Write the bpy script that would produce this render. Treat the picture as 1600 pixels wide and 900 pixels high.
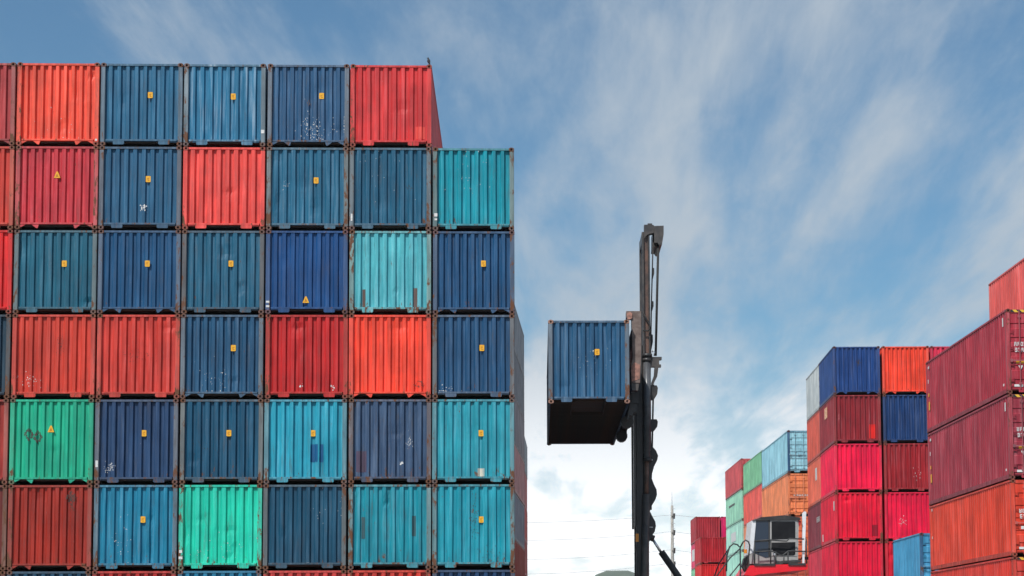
import bpy, math, random
from mathutils import Vector, Matrix, noise as mnoise
R = math.radians
rnd = random.Random(7)
scene = bpy.context.scene
for o in list(bpy.data.objects): bpy.data.objects.remove(o)
COL = scene.collection

# ------------------------------------------------------------------ camera
FPX, CX, CY, PITCH, ROLL, EYE = 3000.0, 905.0, 755.04, 0.086625, -0.0049105, 2.75
_cp, _sp = math.cos(PITCH), math.sin(PITCH)
_cr, _sr = math.cos(ROLL), math.sin(ROLL)
_U = Vector((0, -_sp, _cp)); _F = Vector((0, _cp, _sp)); _R = Vector((1, 0, 0))
RIGHT = _R*_cr + _U*_sr; UP = -_R*_sr + _U*_cr
cd = bpy.data.cameras.new('camera'); cam = bpy.data.objects.new('camera', cd); COL.objects.link(cam)
cd.sensor_width = 36; cd.lens = 36*FPX/1600
cd.shift_x = (800-CX)/1600; cd.shift_y = (CY-450)/1600
cd.clip_start = .5; cd.clip_end = 30000
cam.matrix_world = Matrix.Translation((0, 0, EYE)) @ Matrix((RIGHT, UP, -_F)).transposed().to_4x4()
scene.camera = cam
def P(px, py, Y):
    """world point seen at photo pixel (px, py) at depth Y"""
    d = RIGHT*((px-CX)/FPX) + UP*((CY-py)/FPX) + _F
    return Vector((0, 0, EYE)) + d*(Y/d.y)

# ------------------------------------------------------------------ light and sky
SUN_EL, SUN_AZ = R(50), R(-147)          # azimuth measured from +Y towards +X: behind the camera, to its left
sund = Vector((math.sin(SUN_AZ)*math.cos(SUN_EL), math.cos(SUN_AZ)*math.cos(SUN_EL), math.sin(SUN_EL)))
ld = bpy.data.lights.new('sun', 'SUN'); sun = bpy.data.objects.new('sun', ld); COL.objects.link(sun)
ld.energy = 4.4; ld.angle = R(1.5); ld.color = (1, .97, .93)
sun.rotation_euler = (-sund).to_track_quat('-Z', 'Y').to_euler(); sun.location = (0, 0, 60)

def nd(nt, typ, **kw):
    n = nt.nodes.new(typ)
    for k, v in kw.items():
        if k.startswith('i_'):
            n.inputs[k[2:].replace('_', ' ')].default_value = v
        else: setattr(n, k, v)
    return n
def math_(nt, op, a, b=None, c=None, clamp=False):
    n = nt.nodes.new('ShaderNodeMath'); n.operation = op; n.use_clamp = clamp
    for i, v in enumerate((a, b, c)):
        if v is None: continue
        if isinstance(v, (int, float)): n.inputs[i].default_value = v
        else: nt.links.new(v, n.inputs[i])
    return n.outputs[0]
def vmath(nt, op, a, b=None):
    n = nt.nodes.new('ShaderNodeVectorMath'); n.operation = op
    for i, v in enumerate((a, b)):
        if v is None: continue
        if isinstance(v, (tuple, list)): n.inputs[i].default_value = v
        else: nt.links.new(v, n.inputs[i])
    return n.outputs[0]
def maprange(nt, v, a, b, c, d, smooth=True):
    n = nt.nodes.new('ShaderNodeMapRange'); n.interpolation_type = 'SMOOTHSTEP' if smooth else 'LINEAR'
    nt.links.new(v, n.inputs[0])
    for i, x in enumerate((a, b, c, d)):
        if isinstance(x, (int, float)): n.inputs[i+1].default_value = x
        else: nt.links.new(x, n.inputs[i+1])
    return n.outputs[0]
def mixc(nt, fac, a, b, mode='MIX'):
    n = nt.nodes.new('ShaderNodeMix'); n.data_type = 'RGBA'; n.blend_type = mode
    for k, v in ((0, fac), (6, a), (7, b)):
        if isinstance(v, (int, float)): n.inputs[k].default_value = v
        elif isinstance(v, tuple): n.inputs[k].default_value = v if len(v) == 4 else v+(1,)
        else: nt.links.new(v, n.inputs[k])
    return n.outputs[2]
def noise(nt, vec, scale, detail=4, rough=.55, dist=0.0):
    n = nt.nodes.new('ShaderNodeTexNoise'); n.inputs['Scale'].default_value = scale
    n.inputs['Detail'].default_value = detail; n.inputs['Roughness'].default_value = rough
    n.inputs['Distortion'].default_value = dist
    nt.links.new(vec, n.inputs['Vector']); return n.outputs[0]
def mapping(nt, vec, loc=(0, 0, 0), rot=(0, 0, 0), sc=(1, 1, 1)):
    n = nt.nodes.new('ShaderNodeMapping'); nt.links.new(vec, n.inputs[0])
    n.inputs[1].default_value = loc; n.inputs[2].default_value = rot; n.inputs[3].default_value = sc
    return n.outputs[0]

w = bpy.data.worlds.new('World'); scene.world = w; w.use_nodes = True
nt = w.node_tree; nt.nodes.clear()
sky = nd(nt, 'ShaderNodeTexSky'); sky.sky_type = 'NISHITA'; sky.sun_disc = False
sky.sun_elevation = SUN_EL; sky.sun_rotation = SUN_AZ; sky.air_density = 1.0; sky.dust_density = .6; sky.ozone_density = 2.2
tc = nd(nt, 'ShaderNodeTexCoord'); dirv = tc.outputs['Generated']
sep = nd(nt, 'ShaderNodeSeparateXYZ'); nt.links.new(dirv, sep.inputs[0])
zc = math_(nt, 'ADD', math_(nt, 'ABSOLUTE', sep.outputs[2]), .05)
cmb = nd(nt, 'ShaderNodeCombineXYZ')
nt.links.new(math_(nt, 'DIVIDE', sep.outputs[0], zc), cmb.inputs[0]); nt.links.new(math_(nt, 'DIVIDE', sep.outputs[1], zc), cmb.inputs[1])
pl = cmb.outputs[0]                                    # the cloud deck, seen as a plane overhead
SA = R(-14)
warp = vmath(nt, 'ADD', pl, vmath(nt, 'MULTIPLY', nd(nt, 'ShaderNodeTexNoise', i_Scale=.5, i_Detail=2.0).outputs[1], (.5, .5, 0)))
streak = noise(nt, mapping(nt, warp, (3.1, 1.7, 0), (0, 0, -SA), (2.0, .34, 1)), 1.6, 7, .6, .3)
broad = noise(nt, mapping(nt, pl, (9.4, 3.6, 0), (0, 0, -SA), (1.0, .32, 1)), .8, 3, .5, .2)
fine = noise(nt, mapping(nt, warp, (.3, .7, 0), (0, 0, -SA), (2.6, .6, 1)), 4.0, 7, .64, .3)
cl = math_(nt, 'ADD', math_(nt, 'MULTIPLY', streak, .6), math_(nt, 'MULTIPLY', broad, .7))
soft = math_(nt, 'ADD', cl, .10)
cl = math_(nt, 'ADD', cl, math_(nt, 'MULTIPLY', fine, .2))
cf = maprange(nt, cl, .60, .89, .02, .95)
low = maprange(nt, sep.outputs[2], .015, .185, 1.0, 0.0)  # thicker veil of cloud low down
veil = math_(nt, 'MULTIPLY', low, maprange(nt, math_(nt, 'ADD', soft, math_(nt, 'MULTIPLY', fine, .07)), .56, .84, .6, 1.0))
fac = math_(nt, 'ADD', cf, veil, clamp=True)
ccol = mixc(nt, low, (4.9, 5.6, 6.3), (15.5, 15.6, 15.6))
skyc = mixc(nt, 1.0, sky.outputs[0], (.60, .91, 1.0), 'MULTIPLY')
final = mixc(nt, fac, skyc, ccol)
bg = nd(nt, 'ShaderNodeBackground', i_Strength=.1); nt.links.new(final, bg.inputs[0])
wo = nd(nt, 'ShaderNodeOutputWorld'); nt.links.new(bg.outputs[0], wo.inputs[0])

vs = scene.view_settings; vs.view_transform = 'Standard'; vs.look = 'None'; vs.gamma = 1; vs.exposure = 0.0; vs.use_curve_mapping = False
scene.cycles.use_denoising = True
scene.cycles.max_bounces = 6

# ------------------------------------------------------------------ materials
def lin(c):
    return tuple(((v/255)/12.92 if v/255 <= .04045 else ((v/255+.055)/1.055)**2.4) for v in c)
def cpaint(c):
    r, g, b = lin(c); k = max(0, (b-g)/max(b, .01)) if b > r else 0; return (r*(1-.3*k), min(1, g*(1+.14*k)), b*(1-.22*k))
MATS = {}
def new_mat(name):
    m = bpy.data.materials.new(name); m.use_nodes = True; t = m.node_tree; t.nodes.clear()
    b = t.nodes.new('ShaderNodeBsdfPrincipled'); o = t.nodes.new('ShaderNodeOutputMaterial'); t.links.new(b.outputs[0], o.inputs[0])
    MATS[name] = m
    return m, t, b
def paint_material():
    m, t, b = new_mat('container_paint')
    oi = nd(t, 'ShaderNodeObjectInfo'); tcn = nd(t, 'ShaderNodeTexCoord')
    off = t.nodes.new('ShaderNodeCombineXYZ')
    for i, k in enumerate((31.0, 57.0, 83.0)): t.links.new(math_(t, 'MULTIPLY', oi.outputs['Random'], k), off.inputs[i])
    v = vmath(t, 'ADD', tcn.outputs['Object'], off.outputs[0])
    rust = nd(t, 'ShaderNodeAttribute', attribute_type='OBJECT', attribute_name='rust').outputs['Fac']
    fade = nd(t, 'ShaderNodeAttribute', attribute_type='OBJECT', attribute_name='fade').outputs['Fac']
    n1 = noise(t, v, .9, 4)
    st = noise(t, mapping(t, v, sc=(9, 9, .45)), 1.0, 5, .6, .1)
    fine = noise(t, v, 22, 5, .65)
    base = mixc(t, 1.0, oi.outputs['Color'], mixc(t, maprange(t, n1, .3, .7, 0, 1), (.78, .8, .82), (1.1, 1.08, 1.06)), 'MULTIPLY')
    base = mixc(t, 1.0, base, mixc(t, maprange(t, st, .3, .72, 0, 1), (.72, .72, .73), (1.1, 1.1, 1.1)), 'MULTIPLY')
    # chalky sun-bleached streaks
    fm = math_(t, 'MULTIPLY', maprange(t, st, .48, .74, 0, 1), fade)
    base = mixc(t, math_(t, 'MULTIPLY', fm, .55), base, mixc(t, .62, base, (.62, .66, .68)))
    # grime film and runs
    gr = noise(t, mapping(t, v, (7, 3, 1), sc=(5, 5, .8)), 1.3, 7, .68, .4)
    base = mixc(t, math_(t, 'MULTIPLY', maprange(t, gr, .52, .8, 0, 1), math_(t, 'MULTIPLY', rust, 1.7, clamp=True)), base, (.07, .06, .055))
    # rust: blooms with ragged edges
    rn = noise(t, mapping(t, v, (2, 9, 4), sc=(1.9, 1.9, .7)), 3.2, 9, .72, .3)
    sz = nd(t, 'ShaderNodeSeparateXYZ'); t.links.new(tcn.outputs['Object'], sz.inputs[0])
    wear = math_(t, 'ADD', maprange(t, sz.outputs[2], .2, .75, .075, 0), maprange(t, sz.outputs[2], 2.15, 2.55, 0, .05))
    thr = math_(t, 'SUBTRACT', math_(t, 'SUBTRACT', .775, wear), math_(t, 'MULTIPLY', rust, .36))
    rm = maprange(t, rn, thr, math_(t, 'ADD', thr, .07), 0, 1)
    rc = mixc(t, fine, (.055, .02, .011), (.2, .085, .04))
    base = mixc(t, rm, base, rc)
    # tiny chips down to primer
    ch = noise(t, mapping(t, v, (4, 4, 8)), 34, 3, .5)
    base = mixc(t, math_(t, 'MULTIPLY', maprange(t, ch, .735, .77, 0, 1), .8), base, (.42, .4, .37))
    t.links.new(base, b.inputs['Base Color'])
    t.links.new(math_(t, 'ADD', maprange(t, gr, .3, .8, .42, .66), math_(t, 'MULTIPLY', rm, .25)), b.inputs['Roughness'])
    b.inputs['Specular IOR Level'].default_value = .4
    bp = nd(t, 'ShaderNodeBump', i_Strength=.35, i_Distance=.02)
    h = math_(t, 'ADD', math_(t, 'MULTIPLY', noise(t, v, 3.5, 3), .55), math_(t, 'MULTIPLY', fine, .12))
    t.links.new(h, bp.inputs['Height']); t.links.new(bp.outputs[0], b.inputs['Normal'])
    return m
PAINT = paint_material()
def simple_mat(name, c1, c2=None, scale=6, rough=.6, metal=0, bump=.2, spec=.4):
    m, t, b = new_mat(name)
    tcn = nd(t, 'ShaderNodeTexCoord'); v = tcn.outputs['Object']
    c2 = c2 or tuple(x*.6 for x in c1)
    n = noise(t, v, scale, 7, .65, .2)
    t.links.new(mixc(t, maprange(t, n, .35, .68, 0, 1), c1, c2), b.inputs['Base Color'])
    t.links.new(maprange(t, n, .3, .7, max(rough-.12, .03), min(rough+.12, 1)), b.inputs['Roughness'])
    b.inputs['Metallic'].default_value = metal; b.inputs['Specular IOR Level'].default_value = spec
    if bump:
        bp = nd(t, 'ShaderNodeBump', i_Strength=bump, i_Distance=.01); t.links.new(n, bp.inputs['Height']); t.links.new(bp.outputs[0], b.inputs['Normal'])
    return m
M_MAST = simple_mat('mast_steel', (.048, .046, .047), (.095, .083, .076), 3, .45)
M_MASTD = simple_mat('mast_black', (.028, .028, .03), (.055, .05, .047), 4, .5)
M_CYL = simple_mat('cylinder_grey', (.1, .105, .115), (.05, .05, .055), 2, .32)
M_BROWN = simple_mat('greasy_brown_steel', (.17, .095, .07), (.07, .05, .045), 3, .45)
M_ROD = simple_mat('chrome_rod', (.62, .63, .65), (.5, .5, .5), 4, .18, .9, 0)
M_SPREAD = simple_mat('rusty_spreader', (.2, .15, .13), (.11, .075, .065), 4, .65)
M_PINKR = simple_mat('worn_primer', (.42, .2, .15), (.2, .11, .09), 9, .7)
M_RED = simple_mat('handler_red', (.8, .01, .025), (.68, .01, .02), 2, .35, bump=.05)
M_CABG = simple_mat('cab_grey', (.38, .37, .36), (.3, .29, .28), 3, .4, bump=.05)
M_CABW = simple_mat('cab_white', (.75, .77, .8), (.66, .68, .7), 3, .35, bump=.05)
M_RUB = simple_mat('rubber', (.02, .02, .021), (.035, .034, .032), 12, .8)
M_RAIL = simple_mat('rail_black', (.03, .033, .036), (.05, .05, .05), 8, .45)
M_ORANGE = simple_mat('orange_reflector', (.85, .3, .02), (.7, .22, .02), 5, .3)
M_YEL = simple_mat('sticker_yellow', (.85, .45, .03), (.72, .33, .02), 14, .5, bump=0)
M_AMBER = simple_mat('sticker_print', (.5, .2, .02), (.4, .15, .02), 14, .5, bump=0)
M_WHITE = simple_mat('white_print', (.74, .74, .73), (.55, .55, .54), 18, .6, bump=0)
M_DARKP = simple_mat('dark_residue', (.05, .035, .03), (.09, .06, .05), 20, .7, bump=0)
M_BIRD = simple_mat('bird_feathers', (.02, .02, .023), (.035, .035, .04), 40, .5)
M_POLE = simple_mat('pole_concrete', (.38, .36, .33), (.26, .25, .23), 3, .85)
M_WIRE = simple_mat('wire', (.5, .5, .51), (.42, .42, .42), 3, .6, bump=0)
M_UNDER = simple_mat('underframe_black', (.035, .026, .022), (.075, .042, .03), 2, .8)
M_HUB = simple_mat('wheel_hub', (.5, .02, .02), (.35, .02, .02), 5, .5)
def glass_mat():
    m, t, b = new_mat('cab_glass'); b.inputs['Base Color'].default_value = (.02, .035, .06, 1); b.inputs['Roughness'].default_value = .08
    b.inputs['Specular IOR Level'].default_value = .3
    return m
M_GLASS = glass_mat()
M_DARKW = simple_mat('cab_interior_shade', (.012, .012, .014), (.02, .02, .022), 3, .5, bump=0, spec=.15)  # near-black colour stands in for the shade inside the cab
def hazard_mat():
    m, t, b = new_mat('hazard_stripe'); tcn = nd(t, 'ShaderNodeTexCoord')
    wv = nd(t, 'ShaderNodeTexWave', i_Scale=1.55); wv.wave_type = 'BANDS'; wv.bands_direction = 'DIAGONAL'; wv.wave_profile = 'SIN'
    t.links.new(mapping(t, tcn.outputs['Object'], sc=(1.6, 0, 1.6)), wv.inputs['Vector'])
    t.links.new(mixc(t, maprange(t, wv.outputs['Fac'], .47, .53, 0, 1), (.02, .02, .02), (.75, .45, .04)), b.inputs['Base Color']); b.inputs['Roughness'].default_value = .6
    return m
M_HAZ = hazard_mat()
def ground_mat():
    m, t, b = new_mat('concrete_yard'); v = nd(t, 'ShaderNodeTexCoord').outputs['Object']
    a = noise(t, v, .05, 6, .6); c = noise(t, v, 3, 8, .7)
    col = mixc(t, maprange(t, a, .35, .65, 0, 1), (.085, .084, .082), (.13, .127, .122))
    col = mixc(t, maprange(t, c, .5, .8, 0, .6), col, (.05, .049, .047))
    t.links.new(col, b.inputs['Base Color']); b.inputs['Roughness'].default_value = .85
    bp = nd(t, 'ShaderNodeBump', i_Strength=.3, i_Distance=.02); t.links.new(c, bp.inputs['Height']); t.links.new(bp.outputs[0], b.inputs['Normal'])
    return m
M_GROUND = ground_mat()
M_HILL = simple_mat('hill_forest', (.05, .075, .035), (.085, .11, .055), .02, .9, bump=0)

# ------------------------------------------------------------------ mesh helpers
class MB:
    def __init__(s): s.v = []; s.f = []
    def quad(s, a, b, c, d):
        i = len(s.v); s.v += [a, b, c, d]; s.f.append((i, i+1, i+2, i+3)); return s
    def box(s, x0, x1, y0, y1, z0, z1):
        i = len(s.v)
        s.v += [(x0, y0, z0), (x1, y0, z0), (x1, y1, z0), (x0, y1, z0), (x0, y0, z1), (x1, y0, z1), (x1, y1, z1), (x0, y1, z1)]
        s.f += [tuple(i+k for k in q) for q in ((0, 3, 2, 1), (4, 5, 6, 7), (0, 1, 5, 4), (1, 2, 6, 5), (2, 3, 7, 6), (3, 0, 4, 7))]
        return s
    def prism(s, poly, y0, y1, axis='y'):
        """poly of (a, b); extruded along axis"""
        n = len(poly); i = len(s.v)
        def pt(p, e): return (p[0], e, p[1]) if axis == 'y' else ((p[0], p[1], e) if axis == 'z' else (e, p[0], p[1]))
        s.v += [pt(p, y0) for p in poly] + [pt(p, y1) for p in poly]
        for k in range(n): s.f.append((i+k, i+(k+1) % n, i+n+(k+1) % n, i+n+k))
        s.f.append(tuple(i+k for k in range(n))[::-1]); s.f.append(tuple(i+n+k for k in range(n)))
        return s
    def cbox(s, x0, x1, y0, y1, z0, z1, c=.012):
        """box with its four upright edges chamfered"""
        return s.prism([(x0+c, y0), (x1-c, y0), (x1, y0+c), (x1, y1-c), (x1-c, y1), (x0+c, y1), (x0, y1-c), (x0, y0+c)], z0, z1, 'z')
    def tube(s, pts, r, n=8, cap=True):
        pts = [Vector(p) for p in pts]; rs = r if isinstance(r, (list, tuple)) else [r]*len(pts)
        i0 = len(s.v); up = None
        for k, p in enumerate(pts):
            t = (pts[min(k+1, len(pts)-1)]-pts[max(k-1, 0)]).normalized()
            if up is None: up = t.orthogonal().normalized()
            up = (up - t*up.dot(t)).normalized(); sd = t.cross(up)
            for j in range(n):
                a = 2*math.pi*j/n; s.v.append(tuple(p+(up*math.cos(a)+sd*math.sin(a))*rs[k]))
        for k in range(len(pts)-1):
            for j in range(n): s.f.append((i0+k*n+j, i0+k*n+(j+1) % n, i0+(k+1)*n+(j+1) % n, i0+(k+1)*n+j))
        if cap:
            s.f.append(tuple(i0+j for j in range(n))[::-1]); s.f.append(tuple(i0+(len(pts)-1)*n+j for j in range(n)))
        return s
    def mesh(s, name, mat, smooth=False):
        me = bpy.data.meshes.new(name); me.from_pydata(s.v, [], s.f); me.update()
        if smooth: me.polygons.foreach_set('use_smooth', [True]*len(me.polygons))
        me.materials.append(mat); return me
def recalc(me):
    import bmesh
    bm = bmesh.new(); bm.from_mesh(me); bmesh.ops.recalc_face_normals(bm, faces=bm.faces); bm.to_mesh(me); bm.free(); return me
def link(name, me, parent=None, loc=None, color=None, rust=None, fade=None):
    o = bpy.data.objects.new(name, me); COL.objects.link(o)
    if parent is not None: o.parent = parent
    if loc is not None: o.location = loc
    if color is not None: o.color = tuple(color)+(1,)
    if rust is not None: o['rust'] = float(rust); o['fade'] = float(fade or 0)
    return o
def build(mb, name, mat, parent=None, smooth=False, **kw):
    return link(name, recalc(mb.mesh(name, mat, smooth)), parent, **kw)
def thing(name, label, cat, loc=(0, 0, 0), rz=0, group=None):
    nw = len(label.replace('-', ' ').split())
    assert 4 <= len(label.split()) <= 16, (len(label.split()), label)
    o = bpy.data.objects.new(name, None); COL.objects.link(o); o.location = loc; o.rotation_euler = (0, 0, rz)
    o['label'] = label; o['category'] = cat
    if group: o['group'] = group
    return o

# ------------------------------------------------------------------ shipping containers
W = 2.50; HS, HC = 2.591, 2.896; GAP = .014
CACHE = {}
def cached(key, fn):
    if key not in CACHE: CACHE[key] = fn()
    return CACHE[key]
PW = W/2-.135                                   # half width of the end panel
def end_profile(n, fr=.45, din=.074):
    """break points (x, y) of a corrugated end: n proud ridges, recessed flats at both ends"""
    per = 2*PW/(n+.42); sl = .036; outer = per*fr-.01; inner = per-outer-2*sl
    pts = [(-PW, din)]; x = -PW+inner*.75
    for k in range(n):
        pts += [(x, din), (x+sl, .018), (x+sl+outer, .018), (x+2*sl+outer, din)]; x += per
    pts.append((PW, din))
    return pts
class EndPanel:
    def __init__(s, H, n, seed, dents):
        s.prof = end_profile(n, random.Random(seed*7).uniform(.40, .5), random.Random(seed*11).uniform(.074, .092)); s.z0, s.z1 = .205, H-.085; s.nz = 14
        r = random.Random(seed); s.seed = seed
        s.d = [(r.uniform(-PW, PW), r.uniform(.3, H-.3), r.uniform(.05, .22), r.uniform(.06, .35), r.uniform(-.012, .05)) for _ in range(dents)]
    def off(s, x, z):
        y = .006*mnoise.noise(Vector((x*1.3, z*.9, s.seed*3.7)))
        for (a, b, sx, sz, am) in s.d:
            e = ((x-a)/sx)**2+((z-b)/sz)**2
            if e < 9: y += am*math.exp(-e)
        return y
    def xo(s, x, z): return x+.007*mnoise.noise(Vector((x*3.1, z*1.1, s.seed*1.3+50))) if abs(x) < PW-.01 else x
    def y0(s, x):
        p = s.prof
        for (a, b), (c, d) in zip(p, p[1:]):
            if a <= x <= c: return b if c == a else b+(d-b)*(x-a)/(c-a)
        return .074
    def y(s, x, z): return s.y0(x)+s.off(x, z)
    def mesh(s):
        m = MB(); n = len(s.prof)
        for k in range(s.nz+1):
            z = s.z0+(s.z1-s.z0)*k/s.nz
            for (x, y) in s.prof: m.v.append((s.xo(x, z), y+s.off(x, z), z))
        for k in range(s.nz):
            for j in range(n-1): a = k*n+j; m.f.append((a, a+1, a+n+1, a+n))
        return m.mesh('end_panel', PAINT)
def side_mesh(L, H):
    def f():
        m = MB(); n = int((L-.30)/.278); y0 = .15; y1 = L-.15; per = (y1-y0)/n; pts = []
        for k in range(n):
            a = y0+k*per; pts += [(a, 0.0), (a+.072, 0.0), (a+.14, .036), (a+.212, .036)]
        pts.append((y1, 0.0))
        for z in (.17, H-.07):
            for (y, d) in pts: m.v.append((-W/2+.012+d, y, z))
        q = len(pts)
        for j in range(q-1): m.f.append((j+1, j, q+j, q+j+1))
        return m.mesh('side_panel', PAINT)
    return cached(('side', L, H), f)
def casting_mesh():
    def f():
        # local: front at y=0, x 0..0.165, z 0..0.118; round aperture in the front face
        m = MB(); w, d, h = .165, .17, .126; cx, cz = w/2, h/2; N = 8
        sq = []
        for k in range(N):
            a = 2*math.pi*k/N+math.pi/8; dx, dz = math.cos(a), math.sin(a)
            t = min(w/2/abs(dx) if dx else 9, h/2/abs(dz) if dz else 9); sq.append((cx+dx*t, cz+dz*t))
        ho = [(cx+.036*math.cos(2*math.pi*k/N+math.pi/8), cz+.040*math.sin(2*math.pi*k/N+math.pi/8)) for k in range(N)]
        for p in sq: m.v.append((p[0], 0, p[1]))
        for p in ho: m.v.append((p[0], 0, p[1]))
        for p in ho: m.v.append((p[0], .09, p[1]))
        for p in sq: m.v.append((p[0], d, p[1]))
        for k in range(N):
            l = (k+1) % N
            m.f += [(k, l, N+l, N+k), (N+k, N+l, 2*N+l, 2*N+k), (l, k, 3*N+k, 3*N+l)]
        m.f += [tuple(2*N+k for k in range(N)), tuple(3*N+k for k in range(N))]
        me = m.mesh('corner_casting', PAINT); return recalc(me)
    return cached('casting', f)
def box_mesh(name, *b, mat=None):
    return cached((name,)+b, lambda: recalc(MB().box(*b).mesh(name, mat or PAINT)))
def sill_mesh(kind):
    def f():
        m = MB(); a = W/2-.163
        m.box(-a, a, .008, .12, .15, .203)
        if kind == 'A':
            for sx in (-1, 1):
                p = [(.52, .151), (.86, .151), (.86, .065), (.845, .04), (.55, .04), (.52, .07)]
                m.prism([(sx*x, z) for x, z in p], .012, .05)
                m.box(*sorted((sx*.861, sx*(a-.001))), .03, .06, .115, .151)
        else:
            for sx in (-1, 1):
                m.prism([(sx*.52, .136), (sx*.74, .136), (sx*.60, .028), (sx*.56, .028)], .012, .04)
                m.prism([(sx*(a+.01), .136), (sx*(a-.17), .136), (sx*(a-.11), .105), (sx*(a+.01), .04)], .012, .04)
        return recalc(m.mesh('bottom_sill', PAINT))
    return cached(('sill', kind), f)
def mul(c, k): return tuple(min(1, x*k) for x in c)
def mixt(a, b, f): return tuple(x*(1-f)+y*f for x, y in zip(a, b))
RUSTC = (.2, .07, .04)
def door_mesh(H):
    def f():
        m = MB(); x0, x1 = .012, PW-.005; z0, z1 = .23, H-.125; nb = 5; prof = [(z0, .03), (z0+.07, .03)]
        per = (z1-z0-.14)/nb
        for k in range(nb):
            a = z0+.07+k*per
            prof += [(a+.02, .055), (a+per*.34, .055), (a+per*.40, .03), (a+per-.001, .03)]
        prof += [(z1, .03)]
        for (z, y) in prof: m.v += [(x0, y if .06 > 0 else y, z), (x0+.06, y, z), (x1-.06, y, z), (x1, y, z)]
        for k in range(len(prof)-1):
            for j in range(3): a = k*4+j; m.f.append((a, a+1, a+5, a+4))
        me = m.mesh('door', PAINT); return me
    return cached(('door', H), f)
def bar_mesh(H):
    return cached(('bar', H), lambda: recalc(MB().tube([(0, .0, .16), (0, 0, H-.06)], .022, 6).box(-.05, .05, -.015, .03, .3, .38).box(-.05, .05, -.015, .03, H-.3, H-.22).box(-.05, .05, -.015, .03, H*.5, H*.5+.07).mesh('locking_bar', PAINT)))
def handle_mesh():
    return cached('handle', lambda: recalc(MB().box(-.02, .42, -.03, -.008, -.02, .02).box(.36, .44, -.035, .03, -.05, .05).mesh('handle', PAINT)))
def hinge_mesh():
    return cached('hinge', lambda: recalc(MB().box(-.07, .06, -.012, .02, 0, .09).tube([(-.07, -.006, -.02), (-.07, -.006, .11)], .016, 6).mesh('hinge', PAINT)))

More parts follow.
